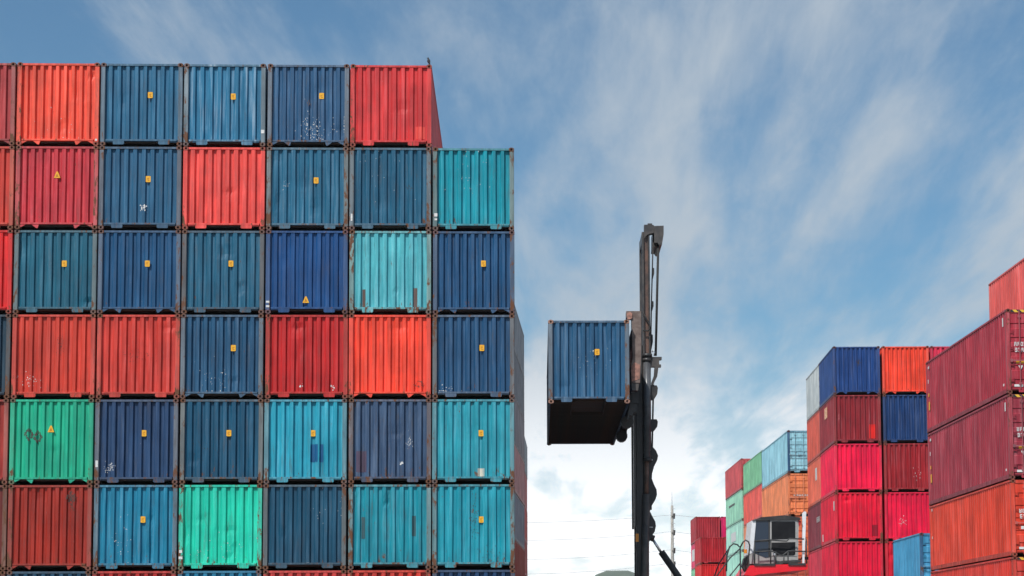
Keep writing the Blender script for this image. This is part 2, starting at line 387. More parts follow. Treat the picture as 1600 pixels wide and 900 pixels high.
CSERIAL = [0]
def container(label, color, loc, yaw, L=12.192, H=HS, sill='A', rust=.25, fade=.15, post=None, n=None, dents=2, doors=False,
              rear=True, small=False, group=None, haz=False, underside=False, castcol=None):
    CSERIAL[0] += 1; sd = CSERIAL[0]
    t = thing('shipping_container', label, 'container', loc, yaw, group)
    n = n or (8 if sill == 'A' else 9)
    post = post or color; castcol = castcol or mixt(mixt(post, RUSTC, .7), (.05, .03, .025), .2)
    rr = random.Random(sd*13)
    kw = dict(rust=rust, fade=fade)
    if doors:
        for s in (-1, 1):
            d = link('door', door_mesh(H), t, color=color, rust=rust*.6, fade=fade)
            if s < 0: d.scale = (-1, 1, 1)
            if not small:
                for x in (.30, .80): link('locking_bar', bar_mesh(H), d, (x, .0, 0), color=mixt(color, (.3, .3, .3), .25), rust=rust)
                for x in (.30, .80): link('handle', handle_mesh(), d, (x-.1, -.01, 1.12), color=mixt(color, (.3, .3, .3), .3), rust=rust)
                for z in (.4, .95, 1.5, 2.05): link('hinge', hinge_mesh(), d, (PW-.03, .02, z), color=mul(color, .7), rust=rust)
    else:
        ep = EndPanel(H, n, sd, dents)
        link('end_panel', ep.mesh(), t, color=color, **kw); t_ep = ep
    for sx in (-1, 1):
        link('corner_post', box_corner(sx, 0, H), t, color=post, rust=rust+rr.uniform(.16, .42), fade=fade)
    link('top_header', box_mesh('top_header', -W/2+.16, W/2-.16, .006, .10, H-(.13 if doors else .085), H-.022), t, color=mixt(post, color, .5), rust=rust+.12, fade=fade)
    link('bottom_sill', sill_mesh(sill), t, color=mixt(color, post, .35), rust=rust+.1, fade=fade)
    cz = (-.006, H+.006-.126)
    for sx in (-1, 1):
        for z in cz:
            o = link('corner_casting', casting_mesh(), t, (-W/2-.004 if sx < 0 else W/2+.004-.165, -.006, z), color=castcol, rust=rust+.3, fade=0)
            if rear:
                o = link('corner_casting', casting_mesh(), t, (-W/2-.004+.165 if sx < 0 else W/2+.004, L+.006, z), color=castcol, rust=rust+.3, fade=0); o.rotation_euler = (0, 0, math.pi)
    for sx in (-1, 1):
        o = link('side_panel', side_mesh(L, H), t, color=color, **kw)
        if sx > 0: o.scale = (-1, 1, 1)
        a, b = sorted((sx*W/2, sx*(W/2-.06)))
        link('top_rail', box_mesh('top_rail', a, b, .172, L-.172, H-.075, H-.012), t, color=color, rust=rust+.1, fade=fade)
        link('bottom_rail', box_mesh('bottom_rail', a, b, .172, L-.172, .03, .175), t, color=mul(color, .8), rust=rust+.15, fade=fade)
        if rear: link('corner_post', box_corner(sx, L, H), t, color=post, rust=rust+.1, fade=fade)
    link('roof', box_mesh('roof', -W/2+.061, W/2-.061, .101, L-.101, H-.05, H-.03), t, color=color, **kw)
    link('rear_panel', box_mesh('rear_panel', -W/2+.13, W/2-.13, L-.07, L-.03, .04, H-.03), t, color=color, **kw)
    if underside:
        fl = link('floor', box_mesh('floor', -W/2+.061, W/2-.061, .121, L-.101, .15, .18, mat=M_UNDER), t)
        ne = 34
        for k in range(ne):
            y = .35+(L-.7)*k/(ne-1)
            if y < 3.2:
                for sx in (-1, 1): link('cross_member', box_mesh('cross_member', *sorted((sx*.53, sx*(W/2-.074))), -.025, .025, .035, .15, mat=M_UNDER), t, (0, y, 0))
            else: link('cross_member', box_mesh('cross_member', -W/2+.074, W/2-.074, -.025, .025, .035, .15, mat=M_UNDER), t, (0, y, 0))
        for sx in (-1, 1): link('tunnel_beam', box_mesh('tunnel_beam', *sorted((sx*.5, sx*.528)), .14, 3.2, .03, .15, mat=M_UNDER), t)
        link('tunnel_plate', box_mesh('tunnel_plate', -.5, .5, .45, .95, .10, .149, mat=M_UNDER), t)
    else:
        link('floor', box_mesh('floor', -W/2+.061, W/2-.061, .121, L-.101, .10, .18, mat=M_UNDER), t)
    if haz:
        for sx in (-1, 1):
            a, b = sorted((sx*.45, sx*(W/2-.17)))
            link('hazard_strip', box_mesh('hazard_strip', a, b, .002, .0058, H-.115, H-.03, mat=M_HAZ), t)
    if not doors: t_panel[t.name] = ep
    return t
t_panel = {}
def box_corner(sx, L, H):
    def f():
        a, b = sorted((sx*W/2, sx*(W/2-.135)))
        y0, y1 = (.0, .14) if L == 0 else (L-.14, L)
        return recalc(MB().cbox(a, b, y0, y1, .12, H-.12).mesh('corner_post', PAINT))
    return cached(('post', sx, L, H), f)
# flat marks on a container end -------------------------------------------------
def patch(t, x0, x1, z0, z1, name, color=None, mat=None, lift=.004, rust=0):
    """a painted or stuck-on patch that follows the corrugation"""
    ep = t_panel[t.name]
    xs = sorted({x0, x1} | {ep.xo(x, (z0+z1)/2) for x, _ in ep.prof if x0 < x < x1})
    zs = sorted({z0, z1} | {ep.z0+(ep.z1-ep.z0)*k/ep.nz for k in range(ep.nz+1) if z0 < ep.z0+(ep.z1-ep.z0)*k/ep.nz < z1})
    m = MB()
    for z in zs:
        for x in xs: m.v.append((x, ep.y(x, z)-lift, z))
    n = len(xs)
    for k in range(len(zs)-1):
        for j in range(n-1): a = k*n+j; m.f.append((a, a+1, a+n+1, a+n))
    o = link(name, m.mesh(name, mat or PAINT), t, color=color)
    if color: o['rust'] = float(rust); o['fade'] = 0.0
    return o
def flecks(t, cx, cz, sx, sz, n, size, name, mat=M_WHITE, seed=0, shape=None, lift=.004):
    """a spatter of small chips or what is left of a peeled sticker, each chip its own small face"""
    ep = t_panel[t.name]; m = MB(); r = random.Random(seed+int(cx*1000)); k = 0
    while k < n:
        u, v = (r.gauss(0, .45), r.gauss(0, .45)) if shape is None else (r.uniform(-1, 1), r.uniform(-1, 1))
        if shape == 'diamond' and not (.45 < abs(u)+abs(v) < 1.0): continue
        if shape == 'solid' and abs(u)+abs(v) > 1.0: continue
        k += 1
        x = max(-PW+.02, min(PW-.02, cx+u*sx)); z = max(.23, min(HS-.12, cz+v*sz)); s = size*r.uniform(.35, 1.0); e = r.uniform(.7, 1.6)
        yy = min(ep.y(x-s/2, z), ep.y(x+s/2, z), ep.y(x, z))-lift
        i = len(m.v); q = 5; a0 = r.uniform(0, 6)
        for j in range(q):
            a = a0+2*math.pi*j/q; rr = s*.5*r.uniform(.6, 1.2); m.v.append((x+rr*math.cos(a), yy, z+rr*e*math.sin(a)))
        m.f.append(tuple(range(i, i+q)))
    o = link(name, m.mesh(name, mat), t); o['kind'] = 'stuff'; return o
def sticker(t, x, z, tri=False, s=1.0):
    m = MB()
    ep = t_panel[t.name]; y = min(ep.y(x+d, z+e) for d in (-.06, 0, .06) for e in (-.08, .08))-.012
    if tri: m.prism([(x-.10*s, z-.09*s), (x+.10*s, z-.09*s), (x+.02, z+.11*s), (x-.02, z+.11*s)], y, y+.008)
    else: m.prism([(x-.074, z-.085), (x-.05, z-.095), (x+.05, z-.095), (x+.074, z-.085), (x+.074, z+.085), (x+.05, z+.095), (x-.05, z+.095), (x-.074, z+.085)], y, y+.008)
    o = build(m, 'sticker', M_YEL, t)
    p = MB()
    if tri: p.prism([(x-.045, z-.05), (x+.045, z-.05), (x, z+.05)], y-.003, y)
    else: p.box(x-.035, x+.03, y-.003, y, z+.02, z+.035).box(x-.035, x+.015, y-.003, y, z-.01, z+.003).box(x-.02, x+.035, y-.003, y, z-.055, z-.035)
    build(p, 'print', M_AMBER, o)
    return o
def plate(t, x, z, w_, h_, y=-.006, mat=M_WHITE, name='white_tag'):
    return build(MB().box(x-w_/2, x+w_/2, y, y+.004, z-h_/2, z+h_/2), name, mat, t)

# ------------------------------------------------------------------ ground and hills
g = MB(); S = 4900
g.quad((-S, -S, 0), (S, -S, 0), (S, S, 0), (-S, S, 0))
ground = link('ground', g.mesh('ground', M_GROUND)); ground['kind'] = 'structure'
def hills():
    m = MB(); nx, ny = 260, 14
    for j in range(ny):
        for i in range(nx):
            x = -2800+5600*i/(nx-1); y = 3300+1200*j/(ny-1)
            px = 905+x/y*3000
            h = 92*math.exp(-((px-965)/58)**4)+30*math.exp(-((px-870)/40)**2)+66+8*mnoise.noise(Vector((x*.003, y*.003, 2)))+8*mnoise.noise(Vector((x*.012, y*.012, 5)))
            h *= math.sin(math.pi*min(1, (j+.0)/(ny-1)))
            m.v.append((x, y, max(h, -2) if 0 < j < ny-1 else -3))
    for j in range(ny-1):
        for i in range(nx-1): a = j*nx+i; m.f.append((a, a+1, a+nx+1, a+nx))
    o = link('hills', m.mesh('hills', M_HILL, True)); o['kind'] = 'structure'
hills()

# ------------------------------------------------------------------ the tall wall of stacked containers
WY = R(2.0); WP = 2.5489; ROWP = HS+GAP; WX0, WD0 = -1.940, 58.23
wdir = Vector((math.cos(WY), math.sin(WY), 0)); wnor = Vector((-math.sin(WY), math.cos(WY), 0))
def wall_base(c, r): 
    p = Vector((WX0, WD0, 0))+wdir*((c+.5-7)*WP); return Vector((p.x, p.y, (7-r)*ROWP+.006))
def wall_local(px, py):
    d = P(px, py, 50.0)-Vector((0, 0, EYE)); o = Vector((0, 0, EYE)); q = Vector((WX0, WD0, 0))
    h = o+d*((q-o).dot(wnor)/d.dot(wnor)); u = (h-q).dot(wdir)/WP+7
    c = int(math.floor(u)); r = 7-int(math.floor(h.z/ROWP))
    return c, r, (u-c-.5)*WP, h.z-(7-r)*ROWP
ORD = ['first', 'second', 'third', 'fourth', 'fifth', 'sixth', 'seventh', 'eighth']
TIER = ['top tier', 'second tier down', 'third tier down', 'fourth tier down', 'fifth tier down', 'sixth tier down', 'seventh tier down', 'bottom tier']
GREY = (.27, .255, .22)
# description, sRGB colour, sill kind, rust, fade, how grey the posts are, dents
WALL = {
 (0,0): ('dull red container', (176,58,60), 'B', .3, .2, .3, 2), (0,1): ('orange red container with dented ribs', (247,86,62), 'B', .28, .15, .1, 6),
 (0,2): ('teal blue container with yellow sticker', (38,98,146), 'A', .24, .2, .55, 1), (0,3): ('sun-bleached blue container', (36,112,164), 'A', .26, .95, .55, 2),
 (0,4): ('denim blue container with white paint chips', (44,84,136), 'B', .34, .25, .5, 3), (0,5): ('plain red container with a bird', (216,54,56), 'A', .26, .2, .1, 2),
 (1,0): ('red container', (206,58,44), 'A', .3, .1, .3, 2), (1,1): ('crimson container with yellow triangle', (200,48,60), 'B', .3, .2, .25, 1),
 (1,2): ('blue container with white blotch', (34,88,136), 'A', .28, .15, .5, 1), (1,3): ('coral red container', (240,80,72), 'A', .22, .15, .05, 2),
 (1,4): ('teal blue container with yellow sticker', (30,98,142), 'A', .33, .3, .6, 5), (1,5): ('teal blue container without sticker', (24,90,132), 'A', .33, .25, .6, 2),
 (1,6): ('turquoise container with rusty posts', (0,146,172), 'A', .34, .2, .65, 2),
 (2,0): ('bright red container', (222,28,28), 'A', .22, .1, .1, 1), (2,1): ('dark teal container', (14,92,126), 'A', .3, .15, .45, 2),
 (2,2): ('deep blue container with yellow sticker', (14,74,130), 'B', .27, .1, .35, 1), (2,3): ('slate teal container with yellow sticker', (24,88,128), 'A', .34, .2, .6, 3),
 (2,4): ('royal blue container with low yellow triangle', (8,68,140), 'A', .24, .1, .2, 1), (2,5): ('pale aqua container with rust strips', (86,182,198), 'A', .42, .5, .6, 4),
 (2,6): ('navy container with yellow sticker', (24,74,130), 'B', .3, .15, .3, 1),
 (3,0): ('blackish teal container', (22,54,80), 'A', .3, .1, .3, 1), (3,1): ('scuffed brick red container', (208,60,42), 'A', .3, .15, .15, 2),
 (3,2): ('stained brick red container', (208,58,46), 'A', .28, .2, .15, 2), (3,3): ('dusty blue container with yellow sticker', (32,80,128), 'B', .34, .25, .5, 2),
 (3,4): ('pure red container with torn ribs', (196,32,34), 'A', .28, .1, .25, 8), (3,5): ('vivid orange red container with black scribble', (250,74,50), 'B', .24, .1, .15, 5),
 (3,6): ('navy container with yellow sticker', (30,74,126), 'A', .33, .2, .55, 1),
 (4,0): ('rusty red container', (170,50,40), 'A', .35, .1, .3, 1), (4,1): ('green container with peeled diamond placards', (18,176,138), 'B', .26, .1, .1, 1),
 (4,2): ('indigo container with white scuffs', (36,64,116), 'A', .34, .15, .6, 3), (4,3): ('dark petrol blue container', (10,78,120), 'A', .36, .15, .55, 2),
 (4,4): ('cyan container with dark blue patch', (38,156,192), 'A', .33, .35, .5, 2), (4,5): ('slate grey blue container', (62,80,124), 'A', .45, .25, .55, 2),
 (4,6): ('sky teal container with yellow sticker', (42,154,180), 'A', .35, .3, .5, 2),
 (5,0): ('brown red container', (104,32,26), 'A', .35, .05, .3, 1), (5,1): ('rust red container with dark diamond', (162,40,24), 'B', .28, .05, .2, 1),
 (5,2): ('ocean blue container with yellow sticker', (18,122,168), 'A', .36, .3, .5, 4), (5,3): ('bright mint turquoise dented container', (20,208,176), 'A', .4, .15, .2, 9),
 (5,4): ('dark navy teal container', (18,74,112), 'A', .3, .15, .45, 1), (5,5): ('teal container with rust blotches', (18,140,166), 'A', .4, .3, .6, 3),
 (5,6): ('teal container with peeling streak', (22,150,178), 'A', .38, .3, .55, 3),
 (6,0): ('dark red container', (120,36,30), 'A', .35, .1, .3, 1), (6,1): ('navy container', (20,70,110), 'A', .3, .1, .3, 1),
 (6,2): ('red container', (190,40,36), 'A', .3, .1, .2, 1), (6,3): ('ocean blue container', (24,120,170), 'A', .3, .1, .3, 1),
 (6,4): ('pale red container', (206,60,56), 'A', .3, .1, .2, 1), (6,5): ('warm red container', (212,56,44), 'A', .3, .1, .2, 1),
 (6,6): ('navy container', (28,60,112), 'A', .3, .1, .3, 1),
}
for c in range(7): WALL[(7, c)] = ('weathered container', [(150,50,40), (20,70,110), (30,110,150), (190,60,40), (24,74,130), (160,40,36), (20,120,140)][c], 'A', .35, .1, .3, 1)
wall = {}
for (r, c), (desc, rgb, sill, rust, fade, gy, dents) in WALL.items():
    col = cpaint(rgb); post = mixt(col, [(.27, .255, .22), (.24, .17, .12), (.2, .2, .19), (.3, .26, .19)][(r*3+c*5) % 4], min(.7, gy*.95))
    lab = f"{desc}, {TIER[r]}, {ORD[6-c]} column from the wall's open end"
    if len(lab.split()) > 16: lab = f"{desc}, {TIER[r]}, {ORD[6-c]} column from wall's end"
    b = wall_base(c, r); j = rnd.uniform(-.02, .02)
    loc = b+wdir*rnd.uniform(-.012, .012)+wnor*j
    wall[(r, c)] = container(lab, col, loc, WY+rnd.uniform(-.0012, .0012), sill=sill, rust=rust, fade=fade, post=post, dents=dents,
                             rear=(c == 6 or (r, c) == (0, 5)), group='containers stacked in the tall wall')
for (px, py) in [(235,149),(365,151),(502,150),(232,280),(494,282),(100,412),(230,412),(361,412),(755,412),(365,544),(753,544),(225,677),(357,677),(489,677),(752,677),(223,812),(752,812)]:
    c, r, x, z = wall_local(px, py); sticker(wall[(r, c)], x, z)
for (px, py) in [(89,274),(478,469),(80,671)]:
    c, r, x, z = wall_local(px, py); sticker(wall[(r, c)], x, z, True)
def on(px, py): c, r, x, z = wall_local(px, py); return wall[(r, c)], x, z
for (px, py, a, b) in [(411,206,.1,.11),(681,336,.1,.1),(681,343,.08,.06),(416,472,.1,.06),(416,479,.1,.06),(150,725,.07,.2),(280,862,.09,.09),(280,872,.11,.08),(549,340,.05,.22),(152,219,.06,.06)]:
    t, x, z = on(px, py); x = max(-W/2+.07, min(W/2-.07, x)); plate(t, x, z, a, b)
def pat(px0, py0, px1, py1, color, name='paint_patch', rust=0):
    t, x0, z1 = on(px0, py0); _, x1, z0 = on(px1, py1); patch(t, x0, x1, max(z0, .21), z1, name, color, rust=rust)
pat(485, 694, 505, 722, lin((16,92,140)))
pat(649, 198, 664, 217, lin((240,84,74)))
for q in [(646,450,652,484),(566,452,571,480)]: pat(*q, lin((112,92,86)), 'rust_strip', .5)
for q in [(564,808,570,842),(643,806,649,838)]: pat(*q, lin((60,96,104)), 'rust_strip', .55)
pat(747, 732, 757, 746, lin((206,204,190)), 'bare_patch', .35)
pat(556, 705, 572, 738, lin((92,76,98)), 'rust_strip', .5)
def fl(px, py, wpx, hpx, n, size, name='chipped_paint', mat=M_WHITE, seed=1, shape=None):
    t, x, z = on(px, py); return flecks(t, x, z, wpx/51, hpx/51, n, size, name, mat, seed, shape)
fl(492, 203, 26, 22, 90, .035); fl(478, 190, 8, 30, 25, .03); fl(540, 195, 3, 14, 20, .03)
fl(224, 324, 5, 6, 20, .055); fl(172, 730, 10, 9, 40, .035); fl(638, 690, 6, 12, 30, .03); fl(627, 724, 3, 4, 8, .06)
fl(520, 605, 4, 4, 6, .07); fl(470, 603, 3, 3, 5, .06); fl(335, 595, 26, 34, 30, .03); fl(45, 595, 24, 14, 34, .035)
fl(446, 290, 6, 8, 16, .025); fl(600, 265, 40, 50, 16, .025); fl(730, 275, 40, 60, 26, .03); fl(520, 800, 50, 40, 16, .03)
fl(350, 860, 60, 30, 30, .03); fl(190, 845, 20, 40, 24, .03); fl(90, 195, 40, 40, 16, .03); fl(700, 610, 26, 6, 20, .04)
for q in [(45, 679), (59, 683)]: fl(*q, 8, 11, 170, .035, 'placard_residue', M_DARKP, 3, 'diamond')
fl(112, 778, 9, 12, 120, .045, 'placard_residue', M_DARKP, 4, 'solid'); fl(113, 795, 6, 6, 26, .03, 'placard_residue', M_DARKP, 5)
fl(655, 600, 12, 6, 60, .03, 'scribble', M_DARKP, 6, 'diamond'); fl(742, 815, 7, 50, 70, .035, 'peeled_paint', M_DARKP, 7); fl(770, 868, 18, 14, 40, .03, 'peeled_paint', M_DARKP, 8)
fl(92, 545, 8, 24, 30, .03, 'scuff', M_DARKP, 9); fl(215, 555, 30, 10, 40, .03, 'scuff', M_DARKP, 10); fl(320, 700, 30, 22, 30, .03, 'scuff', M_DARKP, 11)
fl(640, 293, 8, 4, 20, .03, 'scuff', M_DARKP, 12); fl(482, 160, 4, 7, 26, .035, 'rust_spot', M_BROWN, 13)

# ------------------------------------------------------------------ the other stacks
def near_corner(px, py_top, Ztop, yaw, side):
    """world (x, y) of a stack's near corner seen at (px, py_top) whose top stands Ztop high"""
    lo, hi = 20.0, 400.0
    for _ in range(60):
        mid = (lo+hi)/2
        if P(px, py_top, mid).z < Ztop: lo = mid
        else: hi = mid
    return P(px, py_top, lo)
def stack(name_phrase, corner, yaw, heights, items, L, side=-1, doors=False, group=None, small=False, dxs=None, rear=True):
    """heights and items from the top down; corner = near bottom corner on the given side"""
    H = [h+GAP for h in heights]; z = sum(H); out = []
    d = Vector((math.cos(yaw), math.sin(yaw), 0)); c0 = Vector((corner.x, corner.y, 0))-d*(side*W/2)
    for k, (h, it) in enumerate(zip(heights, items)):
        z -= h+GAP
        desc, rgb = it[0], it[1]; kw = dict(it[2]) if len(it) > 2 else {}
        tier = 'bottom tier' if k == len(items)-1 else TIER[k]
        lab = f"{desc}, {tier} of {name_phrase}"
        col = cpaint(rgb); dx = (dxs[k] if dxs else rnd.uniform(-.02, .02))
        kw.setdefault('post', mixt(col, GREY, .08)); kw.setdefault('rust', .2); kw.setdefault('fade', .25); kw.setdefault('doors', doors)
        t = container(lab, col, c0+d*dx+Vector((0, 0, z+.006)), yaw, L=L, H=h, group=group, small=small, dents=1, rear=rear, **kw)
        out.append(t)
    return out
L40, L20 = 12.192, 6.058
GR = 'containers stacked across the yard'
DK = lambda n: [('weathered container', c) for c in [(150,60,50), (90,40,40), (40,90,130), (160,70,50)][:n]]
# crimson stack facing the camera (20 ft), two high cubes at the bottom of every column
hD = [HS]*5+[HC, HC]; zD = sum(h+GAP for h in hD)
kD = near_corner(1301, 541, zD, 0, -1)
D1 = stack("the crimson stack's outer front column", kD, 0, hD, [('royal blue container', (24,62,142), dict(sill='B')), ('dark red container, bright red patch', (150,34,44)), ('hot pink red container', (250,10,72), dict(fade=.05)), ('crimson container with dark patch', (232,10,54), dict(rust=.25, fade=.05)), ('deep crimson container', (228,8,58), dict(fade=.05)), *DK(2)], L20, group=GR)
D2 = stack("the crimson stack's middle front column", kD+Vector((2.62, 0, 0)), 0, hD, [('orange red container', (250,72,44), dict(sill='B')), ('navy blue container', (10,52,120)), ('oxblood red container', (168,28,38)), ('crimson pink container', (240,8,66), dict(fade=.05)), ('crimson red container', (226,12,50), dict(fade=.05)), *DK(2)], L20, group=GR)
D3 = stack("the crimson stack's inner front column", kD+Vector((5.24, .05, 0)), 0, hD, [('rose pink container', (226,48,82)), ('red container', (170,40,44)), ('blue container', (20,60,120)), ('crimson container', (200,20,50)), ('red container', (180,30,40)), *DK(2)], L20, group=GR)
DB = stack("the row right behind the crimson stack", kD+Vector((0, L20+.12, 0)), 0, hD, [('pale grey container', (196,204,204), dict(rust=.3)), ('salmon orange container', (222,92,70)), ('light orange container', (240,112,84)), ('white-lettered maroon container', (132,46,60)), ('rose red container', (214,50,74)), *DK(2)], L20, group=GR)
# maroon stack with door ends (40 ft)
hN = [HC, HC, HS, HC, HC]; yN = R(2.54)
kN = near_corner(1572, 482, sum(h+GAP for h in hN), yN, -1)
N = stack('the maroon stack with striped door headers', kN, yN, hN, [('maroon high container', (172,44,60), dict(haz=True)), ('plum maroon high container', (162,48,64), dict(haz=True)), ('orange red container', (222,64,38)), ('tomato red high container', (218,56,42), dict(haz=True)), ('weathered container', (120,44,40))], L40, doors=True, group=GR)
dN = Vector((math.cos(yN), math.sin(yN), 0))
S_ = stack('the tall column beside the maroon stack', kN+dN*2.62, yN, [HC]*6, [('salmon container', (226,92,84), dict(fade=.6)), ('red container', (190,50,50)), ('blue container', (40,80,130)), ('red container', (170,40,40)), *DK(2)], L40, doors=True, group=GR)
# light blue short stack
hL = [HS]*3; yL = R(2)
kL = near_corner(1437, 832, sum(h+GAP for h in hL), yL, -1)
LB = stack('the short light blue stack', kL, yL, hL, [('light blue container', (74,150,210), dict(post=lin((60,110,150)))), ('blue container', (60,120,180)), ('faded blue container', (70,120,160))], L20, doors=True, group=GR)
# stepped stacks behind the cab (40 ft, doors to the camera)
hC1 = [HS]*5+[HC]; yC = R(2.0)
kC1 = near_corner(1230, 672, sum(h+GAP for h in hC1), yC, -1)
C1 = stack('the stack with pale blue doors', kC1, yC, hC1, [('pale blue container', (158,208,232), dict(post=lin((40,90,130)), fade=.7)), ('light orange container', (244,142,92), dict(rust=.3)), ('orange container', (240,120,80)), *[('weathered container', (200,90,70))]*1, *DK(2)], L40, doors=True, group=GR)
hC2 = [HS]*7
kC2 = near_corner(1190, 703, sum(h+GAP for h in hC2), yC, -1)
C2 = stack('the green-topped stack', kC2, yC, hC2, [('pale green container', (126,196,150), dict(fade=.5)), ('coral red container', (236,92,78)), ('peach container', (244,150,112)), ('mint container', (170,220,200)), *DK(3)], L40, doors=True, group=GR)
hC3 = [HS]*5+[HC]*2
kC3 = near_corner(1158, 716, sum(h+GAP for h in hC3), yC, -1)
C3 = stack('the red-over-mint stack', kC3, yC, hC3, [('dusty red container', (204,78,82)), ('mint green container', (156,216,186), dict(fade=.5)), ('pale mint container with white sign', (176,228,208), dict(fade=.5)), ('mint container', (170,226,206)), *DK(3)], L40, doors=True, group=GR)
# far red stacks
hE = [HS]*4+[HC]*2; yE = R(1.6)
kE = near_corner(1087, 807, sum(h+GAP for h in hE), yE, -1)
E1 = stack('the far red stack', kE, yE, hE, [('dark red container', (172,38,50), dict(n=9)), ('rose container with white mark', (226,70,110)), ('pale mint container', (130,200,160)), ('red container', (190,40,50)), *DK(2)], L20, group=GR)
E1b = stack('the far column beside the red stack', kE+Vector((2.6, .08, 0)), yE, hE, [('magenta pink container', (222,10,100)), ('navy blue container', (20,56,112)), ('blue container', (20,70,130)), ('red container', (190,40,50)), *DK(2)], L20, group=GR)
hE2 = [HS]*3+[HC]*2
kE2 = near_corner(1094, 839, sum(h+GAP for h in hE2), yE, -1)
E2 = stack('the low red stack', kE2, yE, hE2, [('crimson container', (186,24,38), dict(n=9)), ('scarlet container', (216,26,30), dict(n=9)), ('red container', (200,40,40)), *DK(2)], L20, group=GR)
# stacks showing past the open end of the wall
hW1 = [HS]*5+[HC]*3; pW = P(819, 520, 115.0); zW = sum(h+GAP for h in hW1)
W1 = stack('the pale stack behind the wall', Vector((pW.x-L40*math.sin(R(1.2)), 115-L40, 0)), R(-1.2), hW1, [('light grey container', (138,144,152), dict(rust=.35)), ('dirty grey container', (120,124,132), dict(rust=.38)), ('worn grey container', (140,138,140), dict(rust=.35)), ('pinkish grey container', (196,150,146)), ('grey blue container', (130,150,170)), *DK(3)], L40, side=1, group=GR)
hW2 = [HS]*5+[HC]*2; pW2 = P(824, 698, 151.8)
W2 = stack('the rosy stack far behind the wall', Vector((pW2.x, 151.8-L40, 0)), 0, hW2, [('grey container', (160,164,172), dict(rust=.3)), ('dusty pink red container', (204,108,108), dict(fade=.5)), ('rose red container', (214,92,88)), ('dull red container', (190,80,80)), ('red container', (170,60,60)), *DK(2)], L40, side=1, group=GR)
# marks on the other stacks
def front_plate(t, x, z, w_, h_, mat, name, y=-.006): plate(t, x, z, w_, h_, y, mat, name)
patch(D1[1], .62, .98, .25, 1.0, 'paint_patch', lin((238,40,34))); patch(D1[3], .72, 1.0, .25, .85, 'paint_patch', lin((150,14,40)))
fD = flecks(D1[0], .1, 1.75, .12, .2, 40, .05, 'scuff', M_DARKP, 21); flecks(D2[3], -.3, 1.0, .3, .3, 24, .05, 'chipped_paint', M_WHITE, 22); flecks(D2[2], .5, 1.0, .3, .4, 12, .05, 'chipped_paint', M_WHITE, 23)
def side_plate(t, y, z, w_, h_, mat, name='white_tag', side=-1):
    x = side*(W/2-.004)
    return build(MB().box(min(x, x+side*.004), max(x, x+side*.004), y-w_/2, y+w_/2, z-h_/2, z+h_/2), name, mat, t)
def letters(t, y0, z, n, mat, cw=.09, ch=.2, side=True, x0=None, yf=-.004):
    """unreadably small lettering: rows of narrow strokes"""
    m = MB(); r = random.Random(int(z*100)+n+len(bpy.data.objects))
    for k in range(n):
        a = k*cw*1.35
        segs = [(0, .28, 0, 1), (.72, 1, 0, 1), (0, 1, .0, .2), (0, 1, .8, 1), (0, 1, .4, .6)]
        for (u0, u1, v0, v1) in r.sample(segs, 4):
            if side: 
                x = -W/2+.006; m.box(x-.003, x, y0+a+u0*cw, y0+a+u1*cw, z+v0*ch, z+v1*ch)
            else: m.box(x0+a+u0*cw, x0+a+u1*cw, yf-.004, yf, z+v0*ch, z+v1*ch)
    o = link('lettering', m.mesh('lettering', mat), t); o['kind'] = 'stuff'; return o
for k in (0, 1):
    side_plate(N[k], 11.7, 1.05, .2, .34, M_YEL, 'sticker'); side_plate(N[k], 11.75, 1.5, .14, .14, M_YEL, 'sticker')
    side_plate(N[k], 11.72, 2.6, .2, .1, M_WHITE); side_plate(N[k], 11.8, 2.05, .1, .16, M_WHITE); side_plate(N[k], .45, 2.5, .14, .3, M_WHITE); side_plate(N[k], .5, .35, .16, .08, M_WHITE)
side_plate(N[2], 11.75, 2.4, .12, .1, M_WHITE); side_plate(N[2], 11.75, 1.3, .1, .1, M_WHITE)
for k, h in ((0, HC), (1, HC), (2, HS)):
    letters(N[k], 0, h*.56, 7, M_WHITE, .08, .14, False, -.98, .026); letters(N[k], 0, h*.49, 6, M_WHITE, .08, .14, False, -.96, .026)
    front_plate(N[k], -.78, h*.37, .3, .1, M_YEL if k < 2 else M_WHITE, 'sticker', .022)
    if k < 2: build(MB().prism([(-.86, h*.33), (-.7, h*.33), (-.78, h*.27)], .02, .026), 'white_tag', M_WHITE, N[k])
    front_plate(N[k], -.86, .27, .3, .08, M_WHITE, 'white_tag', .022)
letters(DB[3], .5, 1.5, 5, M_WHITE, .22, .3); side_plate(D1[3], .5, 1.9, .35, .5, M_WHITE); side_plate(D1[3], 5.3, .45, .35, .4, M_WHITE); side_plate(D1[1], 3.3, 2.0, 1.2, .6, M_ORANGE, 'paint_patch')
side_plate(DB[2], 2.0, 1.7, .8, .7, M_WHITE, 'paint_patch'); side_plate(C3[2], 6.5, 1.5, 3.6, .8, M_WHITE, 'white_sign'); side_plate(C2[3], 7, 1.5, 3, .8, M_WHITE, 'white_sign')
side_plate(C3[1], 7.5, 1.75, 4.5, .16, M_MASTD, 'dark_strip'); side_plate(E1[1], 3.5, 1.4, 3.0, 1.2, M_WHITE, 'white_mark')  # flat dark strip along the mint side, and a white mark
letters(C1[1], 0, 2.1, 5, M_WHITE, .13, .14, False, .1, .02); letters(C1[1], 0, 1.2, 7, M_WHITE, .12, .1, False, -.9, .02); letters(C1[0], 0, .35, 5, M_DARKP, .1, .4, False, .2, .02)

